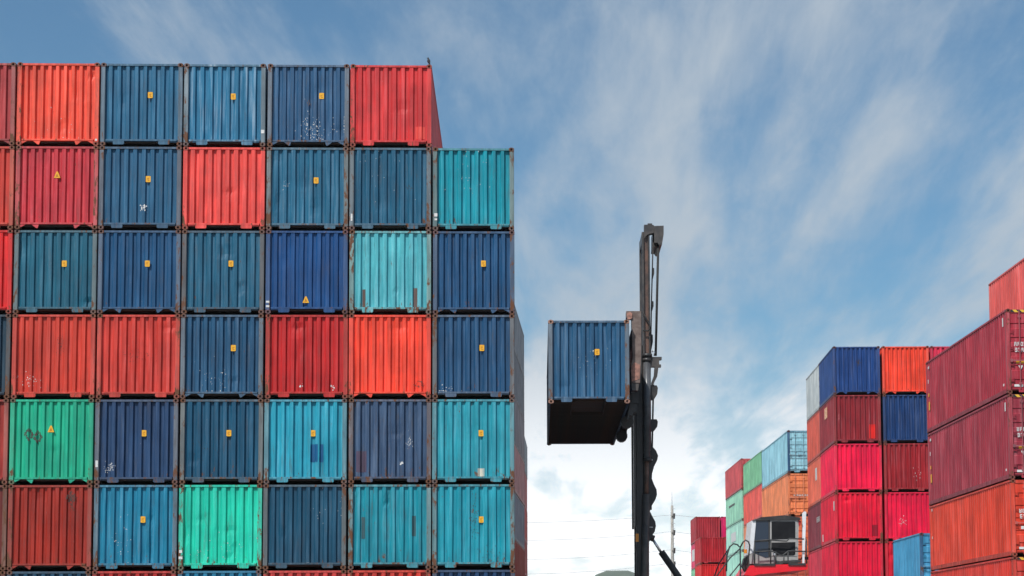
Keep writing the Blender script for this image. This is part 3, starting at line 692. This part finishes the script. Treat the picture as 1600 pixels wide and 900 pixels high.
# ------------------------------------------------------------------ the container in the air
yH = R(1.2); YF = 58.6
hp = P(857, 630, YF); hd = Vector((math.cos(yH), math.sin(yH), 0)); hn = Vector((-math.sin(yH), math.cos(yH), 0))
hb = hp+hd*(W/2)
HANG = container('blue container with yellow sticker lifted high in the air by the handler', cpaint((42,88,138)), hb, yH, sill='A', rust=.26, fade=.3, post=mixt(cpaint((42,88,138)), GREY, .45), dents=2, underside=True, castcol=(.36, .2, .15))
def face_local(px, py):
    o = Vector((0, 0, EYE)); d = P(px, py, 50)-o; q = o+d*((hb-o).dot(hn)/d.dot(hn)); return (q-hb).dot(hd), q.z-hb.z
x, z = face_local(933, 550); sticker(HANG, x, z)
flecks(HANG, x-.12, z+.02, .03, .03, 5, .04, 'chipped_paint', M_WHITE, 31); flecks(HANG, 0, 1.3, .6, .7, 26, .025, 'chipped_paint', M_WHITE, 32)

# ------------------------------------------------------------------ container handler
base = hb+hn*6.1; YM = base.y
mx = P(1004, 900, YM).x
base = Vector((mx, YM, 0))
V = thing('container_handler', 'black-masted red container handler with grey cab holding up a blue container', 'handler', base, yH)
RotI = Matrix.Rotation(-yH, 3, 'Z')
def lp(px, py, yl):
    """photo pixel -> handler-local point on the plane local y = yl"""
    o = Vector((0, 0, EYE)); d = P(px, py, 50)-o; q0 = base+hn*yl
    return RotI @ (o+d*((q0-o).dot(hn)/d.dot(hn))-base)
def poly(pts, yl, th, name, mat, parent=V, smooth=False):
    q = [lp(a, b, yl) for a, b in pts]
    return build(MB().prism([(v.x, v.z) for v in q], yl, yl+th), name, mat, parent)
def tubep(pts, yl, r, name, mat, parent=V, n=10):
    return build(MB().tube([lp(a, b, yl) for a, b in pts], r, n), name, mat, parent, True)
for sgn in (-1, 1):
    yo = .75*sgn
    x0, x1, x2, x3 = (lp(px, 700, -.75).x for px in (993.5, 1005, 1009, 1020)); zt = lp(1000, 540, -.75).z; zg = .45
    m = MB().cbox(x0, x1, yo-.10, yo+.10, zg, zt, .02); build(m, 'outer_mast', M_MASTD, V)
    xg0, xg1 = lp(990, 700, -.75).x, lp(993, 700, -.75).x
    build(MB().box(xg0, xg1, yo-.08, yo+.08, lp(0, 826, -.75).z, lp(0, 610, -.75).z), 'guide_rail', M_MAST, V)
    build(MB().cbox(x1+.004, x1+.10, yo-.14, yo+.06, zg, lp(0, 765, -.75).z, .02), 'mast_web', M_MAST, V)
    # inner mast: flange, greasy web, flange
    a, b, c, d = (lp(px, 450, -.75).x for px in (1003.2, 1006.6, 1012.8, 1015.4)); z1 = lp(0, 364, -.75).z; z0 = lp(0, 800, -.75).z
    im = build(MB().cbox(a, b, yo-.12, yo+.12, z0, z1, .015), 'inner_mast', M_MAST, V)
    build(MB().box(b+.002, c-.002, yo-.05, yo+.05, z0+.05, z1-.05), 'web', M_BROWN, im)
    build(MB().box(c, d, yo-.12, yo+.12, z0, z1), 'flange', M_MASTD, im)
    # lift cylinder
    cy = yo-.17 if sgn < 0 else yo+.17
    tubep([(1011.2, 558), (1011.2, 716)], -.92 if sgn < 0 else .92, .125, 'lift_cylinder', M_CYL, n=14)
    tubep([(1011, 712), (1010, 776)], -.92 if sgn < 0 else .92, .075, 'lift_rod', M_BROWN, n=12)
    tubep([(1010, 772), (1007, 900), (1004, 1120)], -.92 if sgn < 0 else .92, .13, 'lift_cylinder', M_MAST, n=14)
    for yy, rr in ((553, .17), (560, .15), (716, .15)): tubep([(1011.2, yy), (1011.2, yy+5)], -.92 if sgn < 0 else .92, rr, 'collar', M_MASTD, n=14)
    # tilt cylinder
    yt = -.55 if sgn < 0 else .95
    tubep([(1017, 838), (1036, 868)], yt, .045, 'tilt_rod', M_ROD)
    tubep([(1033, 862), (1072, 918), (1108, 972)], yt, .115, 'tilt_cylinder', M_MASTD, n=14)
    tubep([(1013, 838), (1022, 842)], yt, .11, 'tilt_pin', M_MASTD)
for zz in (z0+.2, 3.2, 1.0):
    build(MB().box(x0+.02, x1-.02, -.64, .64, zz, zz+.35), 'cross_beam', M_MASTD, V)
build(MB().box(a, d, -.62, .62, z1-.35, z1-.03), 'cross_beam', M_MAST, V)
# mast head
hdp = poly([(1006.5, 351), (1012, 351), (1012, 349), (1019, 349), (1019, 351), (1022, 352), (1022, 364), (1018, 364.5), (1013, 366), (1009, 369), (1006.5, 373)], -.9, .3, 'mast_head', M_MAST)
poly([(1022.3, 353), (1037, 352.5), (1037, 366), (1034.5, 381.5), (1030, 383), (1027, 379), (1022.3, 379)], -.95, 1.9, 'head_box', M_MAST)
poly([(1020, 364), (1028, 370), (1028, 385), (1021, 386)], -.7, .3, 'chain_wheel', M_MASTD)
tubep([(1028.6, 378), (1024.5, 556)], -.8, .042, 'hose', M_RUB)
tubep([(1020.6, 372), (1018, 470), (1016.6, 556)], -.7, .022, 'chain', M_MAST)
for (ya, yb, xx) in ((418, 436, 1019.6), (470, 486, 1018.6), (522, 546, 1017.5)):
    poly([(xx, ya), (xx+2.6, ya+1), (xx+2.8, (ya+yb)/2), (xx+.4, yb)], -.74, .08, 'hose_clip', M_MASTD)
# bracket half way up
poly([(1014, 557.5), (1034, 557.5), (1034, 561.5), (1030, 562), (1030, 569), (1033, 569.5), (1033, 573), (1029, 573), (1027, 588), (1021, 600), (1018, 601), (1018, 597), (1022, 586), (1023, 573), (1014, 573)], -.95, .25, 'hose_bracket', M_MAST)
tubep([(1019, 550), (1021, 547.5), (1023, 550), (1022, 556)], -.84, .02, 'shackle', M_ROD)
tubep([(1019, 597), (1021, 600), (1021, 606)], -.84, .03, 'shackle', M_ROD)
for (ya, yb) in ((602, 625), (655, 674)):
    poly([(1016, ya), (1026, ya), (1028, ya+4), (1027, (ya+yb)/2+2), (1022, yb-1), (1016, yb)], -.9, .2, 'hose_guide', M_MASTD)
poly([(1016, 696), (1019, 697), (1025, 704), (1028.4, 712), (1027, 719), (1022, 729), (1019, 740), (1018.6, 748), (1022, 757), (1026, 765), (1026.6, 773), (1024, 781), (1018, 791), (1015.6, 799), (1019, 806), (1024, 815), (1025, 822), (1023, 831), (1018, 838), (1015, 846), (1009, 846), (1012, 780), (1012, 700)], -.88, .1, 'scalloped_plate', M_MASTD)
for q in (718, 823): poly([(1014, q), (1020, q), (1020, q+1.3), (1014, q+1.3)], -.885, .004, 'white_tag', M_WHITE)
tubep([(1020.5, 624), (1019, 700)], -.82, .03, 'hose', M_RUB); tubep([(1013, 846), (1013, 905), (1010, 1000)], -.85, .03, 'hose', M_RUB)
tubep([(1004, 488), (1010, 498), (1015, 508), (1015.5, 514), (1012, 517), (1004, 516)], -.95, .025, 'hose', M_RUB)
poly([(993.3, 834), (998, 834), (998, 846.5), (993.3, 846.5)], -.875, .02, 'side_reflector', M_ORANGE)
# carriage and spreader
HT = hb.z+HS
cl = RotI @ (hb-base)                     # container front in handler space
xr = cl.x+W/2; yf = cl.y
build(MB().box(xr+.30, x0-.03, -1.15, 1.15, HT-2.2, HT-.2), 'carriage', M_MAST, V)
build(MB().box(xr+.10, xr+.295, yf+.75, yf+11.45, HT-.75, HT-.18), 'spreader_beam', M_SPREAD, V)
build(MB().box(xr+.10, xr+.295, yf+.75, yf+11.45, HT-2.5, HT-2.2), 'spreader_beam', M_MASTD, V)
for k, (ya) in enumerate((yf+.3, yf+11.4)):
    pl_ = lambda px, py: (lambda v: (v.x, v.z))(lp(px, py, yf+.3))
    P1 = [pl_(*q) for q in ((987, 497), (987, 500), (988.5, 560), (985.8, 572), (986.5, 598), (1000, 598), (1001.5, 570), (1001.5, 486), (978.5, 486), (978.5, 496))]
    ar = build(MB().prism(P1, ya, ya+.42), 'spreader_arm', M_SPREAD, V)
    P2 = [pl_(*q) for q in ((986.2, 573), (991, 566), (1000, 570), (999.5, 592), (987, 596))]
    if k == 0: build(MB().prism(P2, ya-.012, ya), 'worn_plate', M_PINKR, ar)
    P3 = [pl_(*q) for q in ((979.5, 490), (984, 487.5), (987.5, 490), (988, 497), (984, 499.5), (980, 499))]
    build(MB().prism(P3, ya-.05, ya-.002), 'twist_lock', M_PINKR, ar)
    P4 = [pl_(*q) for q in ((986.5, 598.5), (998.5, 598.5), (997, 610), (988, 610))]
    build(MB().prism(P4, ya+.02, ya+.3), 'lower_block', M_MAST, ar)
    P5 = [pl_(*q) for q in ((985.5, 610.5), (998, 610.5), (996, 641), (991, 641), (990, 646), (984.5, 646), (984, 652), (981, 652), (985, 630))]
    if k == 0: build(MB().prism(P5, ya+.5, ya+1.2), 'lower_arm', M_MASTD, ar)
for yy in (yf+4.0, yf+8.2):
    build(MB().tube([(xr+.10, yy-.2, hb.z-.12), (xr+.10, yy+.2, hb.z-.12)], .2, 12).box(xr+.02, xr+.28, yy-.1, yy+.1, hb.z-.1, HT-2.2), 'side_roller', M_MASTD, V)
# cab on its raised platform
YC_ = -1.55
def cp(px, py): v = lp(px, py, YC_); return (v.x, v.z)
def cpoly(pts, d0, d1, name, mat, parent): return build(MB().prism([cp(*q) for q in pts], YC_+d0, YC_+d1), name, mat, parent)
cab = build(MB().prism([cp(*q) for q in ((1171.5, 881), (1170.5, 868), (1175.6, 814), (1180, 811), (1246, 810.5), (1248, 815), (1247, 881))], YC_, YC_+1.5), 'cab', M_CABG, V)
cpoly([(1170, 866), (1174.6, 813.5), (1181.4, 812.8), (1176.6, 864)], -.012, 1.512, 'front_pillar', M_CABW, cab)
cpoly([(1175, 813.4), (1190, 808.2), (1225, 805.2), (1249.5, 808.5), (1250.5, 812.2), (1180, 813.4)], -.06, 1.56, 'cab_roof', M_MASTD, cab)
cpoly([(1181.6, 813.6), (1201.6, 813.2), (1201.6, 870.5), (1196, 871.5), (1177.2, 863.5)], -.014, -.001, 'front_side_window', M_GLASS, cab)
cpoly([(1200.6, 813.2), (1203, 813.2), (1203, 870), (1200.6, 870)], -.02, -.0145, 'window_frame', M_MASTD, cab)
cpoly([(1178.6, 845.4), (1201.8, 844.4), (1201.8, 846), (1178.4, 847)], -.02, -.0145, 'window_bar', M_MASTD, cab)
dr = cpoly([(1203, 813.6), (1245, 813.6), (1245, 869), (1203, 869)], -.016, -.001, 'cab_door', M_CABG, cab)
cpoly([(1205.5, 815.8), (1207, 814.8), (1241, 814.8), (1242.6, 816), (1242.6, 842), (1205.5, 843)], -.024, -.017, 'painted_dark_opening', M_DARKW, dr)  # dark panels in the door paint the shaded interior of open windows
cpoly([(1205.5, 848), (1242.6, 847), (1242.6, 866), (1240, 868), (1211, 868), (1208, 861), (1205.5, 858)], -.024, -.017, 'painted_dark_opening', M_DARKW, dr)
build(MB().tube([(cp(1209, 866)[0], YC_-.05, cp(1209, 866)[1]), (cp(1209, 866)[0], YC_-.02, cp(1209, 866)[1])], .045, 10), 'work_lamp', M_CABW, V)
cpoly([(1254.5, 801.5), (1257.6, 798.5), (1260.5, 799.5), (1257.5, 881), (1254.6, 881)], .1, .22, 'white_post', M_CABW, V)
cpoly([(1247, 812), (1252, 815), (1249.5, 822), (1247, 819)], .0, .3, 'rear_lamp', M_HUB, V)
pf = cpoly([(1161, 899), (1168, 889), (1171, 884.2), (1258.5, 881.2), (1261, 884), (1260, 890.5), (1185, 898), (1175, 900.5)], -.25, 3.3, 'platform', M_RED, V)
cpoly([(1177, 881), (1209.5, 881), (1209.5, 884.5), (1177, 884.5)], -.29, -.255, 'kick_plate', M_MASTD, pf)
cpoly([(1230, 880.5), (1257, 880.5), (1257, 884), (1230, 884)], -.29, -.255, 'kick_plate', M_MASTD, pf)
cpoly([(1209, 884), (1213, 878.5), (1222, 876.5), (1250, 875.5), (1250, 879.5), (1224, 880), (1216, 884)], -.24, -.05, 'step_tread', M_MASTD, pf)
def rail(pts, r=.022, d=-.22, name='handrail'):
    return build(MB().tube([(cp(*q)[0], YC_+d, cp(*q)[1]) for q in pts], r, 8), name, M_RAIL, V, True)
rail([(1178, 846), (1201, 844), (1217, 845.5), (1228, 846), (1232, 842), (1255, 843)]); rail([(1178, 863), (1203, 861.5), (1211, 863.5), (1216, 867.5), (1221, 868.5), (1226, 865), (1230, 861.5), (1258, 862)])
for px, pt in ((1178, 846), (1203, 844), (1211, 864), (1223.5, 867), (1230, 862), (1258.5, 843)): rail([(px, pt), (px, 884)], name='rail_post')
rail([(1134, 893), (1135, 868), (1139, 855), (1145, 850), (1151, 851.5), (1155.5, 856), (1156, 900), (1156, 960)], .026, -.2)
rail([(1155.5, 856), (1160, 847.5), (1164, 844.5), (1168.5, 847), (1170.5, 853), (1169, 868), (1166, 884)], .026, -.2)
rail([(1155, 858), (1140, 872), (1120, 899), (1100, 930)], .022, -.2); rail([(1156, 880), (1142, 897), (1120, 926)], .022, -.2); rail([(1145, 851), (1126, 880), (1119, 900), (1098, 934)], .022, .7)
cpoly([(1160, 884), (1163, 872), (1169, 868), (1172, 871), (1172, 886), (1165, 893)], .1, .5, 'head_lamp_cluster', M_MASTD, V)
build(MB().tube([(cp(1166, 864)[0], YC_+.2, cp(1166, 864)[1]), (cp(1166, 858)[0], YC_+.2, cp(1166, 858)[1])], .05, 10), 'indicator_lamp', M_ORANGE, V)
# stair flight, chassis, counterweight and wheels (stand below the picture's edge)
zp = cp(1200, 900)[1]; xs0 = cp(1156, 900)[0]; xe = cp(1258, 900)[0]
for k in range(12):
    build(MB().box(xs0-.25-.22*k, xs0-.22*k, YC_-.15, YC_+.65, zp-.3-.3*k, zp-.26-.3*k), 'stair_step', M_RAIL, V)
for yy in (YC_+.1, 1.3):
    for xx in (xs0+.5, xe-.4): build(MB().cbox(xx, xx+.25, yy, yy+.25, 2.2, zp, .03), 'platform_leg', M_MASTD, V)
build(MB().prism([(-.1, 1.0), (7.6, 1.0), (7.9, 1.3), (7.9, 2.2), (.9, 2.2), (-.1, 1.5)], -1.3, 1.3), 'chassis', M_RED, V)
build(MB().prism([(6.4, 2.201), (8.2, 2.201), (8.4, 2.5), (8.2, 3.4), (6.6, 3.5)], -1.35, 1.35), 'counterweight', M_RED, V)
def wheel(x, y, r):
    t = build(MB().tube([(x, y-.2, r), (x, y-.17, r), (x, y+.17, r), (x, y+.2, r)], [r*.9, r, r, r*.9], 24), 'wheel', M_RUB, V, True)
    build(MB().tube([(x, y-.215, r), (x, y+.215, r)], r*.55, 16), 'rim', M_HUB, t)
for yy in (-1.95, -1.5, 1.5, 1.95): wheel(.9, yy, .85)
for yy in (-1.6, 1.6): wheel(6.6, yy, .8)

# ------------------------------------------------------------------ bird on the top corner
bl = wall[(0, 5)].matrix_world
def bird():
    t0 = Vector(wall[(0, 5)].location)+wdir*(W/2-.09)+wnor*.08+Vector((0, 0, HS+.006))
    o = thing('bird', 'small black bird perched on the top corner of the red container', 'bird', t0, WY)
    rings = [((.02, 0, .045), .012), ((.012, 0, .075), .035), ((0, 0, .12), .052), ((-.005, 0, .165), .046), ((-.012, 0, .195), .028), ((-.02, 0, .215), .03), ((-.024, 0, .236), .026), ((-.026, 0, .252), .008)]
    build(MB().tube([r[0] for r in rings], [r[1] for r in rings], 10), 'body', M_BIRD, o, True)
    build(MB().prism([(.0, .10), (.035, .06), (.075, -.03), (.055, -.035), (.015, .03)], -.018, .018), 'tail', M_BIRD, o)
    build(MB().tube([(-.04, 0, .232), (-.075, 0, .226)], [.010, .002], 6), 'beak', M_RAIL, o)
    for s in (-1, 1): 
        build(MB().prism([(-.02, .17), (.02, .16), (.05, .04), (.03, .035), (-.015, .1)], s*.05-.006, s*.05+.006), 'wing', M_BIRD, o)
        build(MB().tube([(0, s*.018, .08), (-.004, s*.018, .0)], .005, 5), 'leg', M_RAIL, o)
bird()

# ------------------------------------------------------------------ utility pole and wires
YP = 215.0
def utility_pole(px, label, grp='utility poles along the far line'):
    b = P(px, 900, YP); o = thing('utility_pole', label, 'pole', (b.x, YP, 0), 0, grp)
    zt = P(px, 790, YP).z; zz = P(px, 768, YP).z
    build(MB().tube([(0, 0, 0), (0, 0, zt)], [.26, .15], 8), 'pole_shaft', M_POLE, o, True)
    build(MB().tube([(0, 0, zt), (0, 0, zz)], [.05, .02], 6), 'lightning_rod', M_WIRE, o)
    for k, py in enumerate((806, 832, 860, 881)):
        z = P(px, py, YP).z
        build(MB().box(-.05, .05, -.9, .9, z-.06, z+.06), 'cross_arm', M_POLE, o)
        build(MB().tube([(.22, -.4, z-.35), (.22, -.4, z+.25)], [.08, .12], 8), 'insulator', M_MAST, o)
    for k in range(9):
        z = zt-.4-k*.55; build(MB().box(-.02, .32, -.16, -.13, z, z+.06), 'step_bolt', M_WIRE, o)
    return b.x
xa = utility_pole(1051, 'pale utility pole with thin top rod standing beyond the red stacks')
xl = utility_pole(560, 'utility pole hidden behind the tall container wall')
xr_ = utility_pole(1400, 'utility pole hidden behind the crimson stack')
for k, py in enumerate((806, 832, 860, 881)):
    z = P(1051, py, YP).z; pts = []
    for (x0_, x1_) in ((xl, xa), (xa, xr_)):
        for i in range(13):
            u = i/12
            if pts and i == 0: continue
            pts.append((x0_+(x1_-x0_)*u, YP-.3+.2*k, z+.1-1.0*4*u*(1-u)*(.8+.12*k)))
    o = build(MB().tube(pts, .022, 5), 'power_line', M_WIRE)
    o['label'] = f"thin grey power line, {['topmost', 'second from the top', 'third from the top', 'lowest'][k]} of four on the utility pole"; o['category'] = 'wire'; o['group'] = 'power lines across the sky'

# ------------------------------------------------------------------ air
def haze():
    m = MB().box(-4950, 4950, -4950, 4950, -4, 196)
    me = m.mesh('haze', None) if False else bpy.data.meshes.new('haze')
    me.from_pydata(m.v, [], m.f); me.update()
    mt = bpy.data.materials.new('haze_air'); mt.use_nodes = True; t = mt.node_tree; t.nodes.clear()
    pv = t.nodes.new('ShaderNodeVolumePrincipled'); pv.inputs['Color'].default_value = (.9, .95, 1, 1); pv.inputs['Density'].default_value = .00009; pv.inputs['Anisotropy'].default_value = .2
    oo = t.nodes.new('ShaderNodeOutputMaterial'); t.links.new(pv.outputs[0], oo.inputs['Volume'])
    me.materials.append(mt); o = link('haze', me); o['kind'] = 'stuff'
HAZE = True
if HAZE: haze()
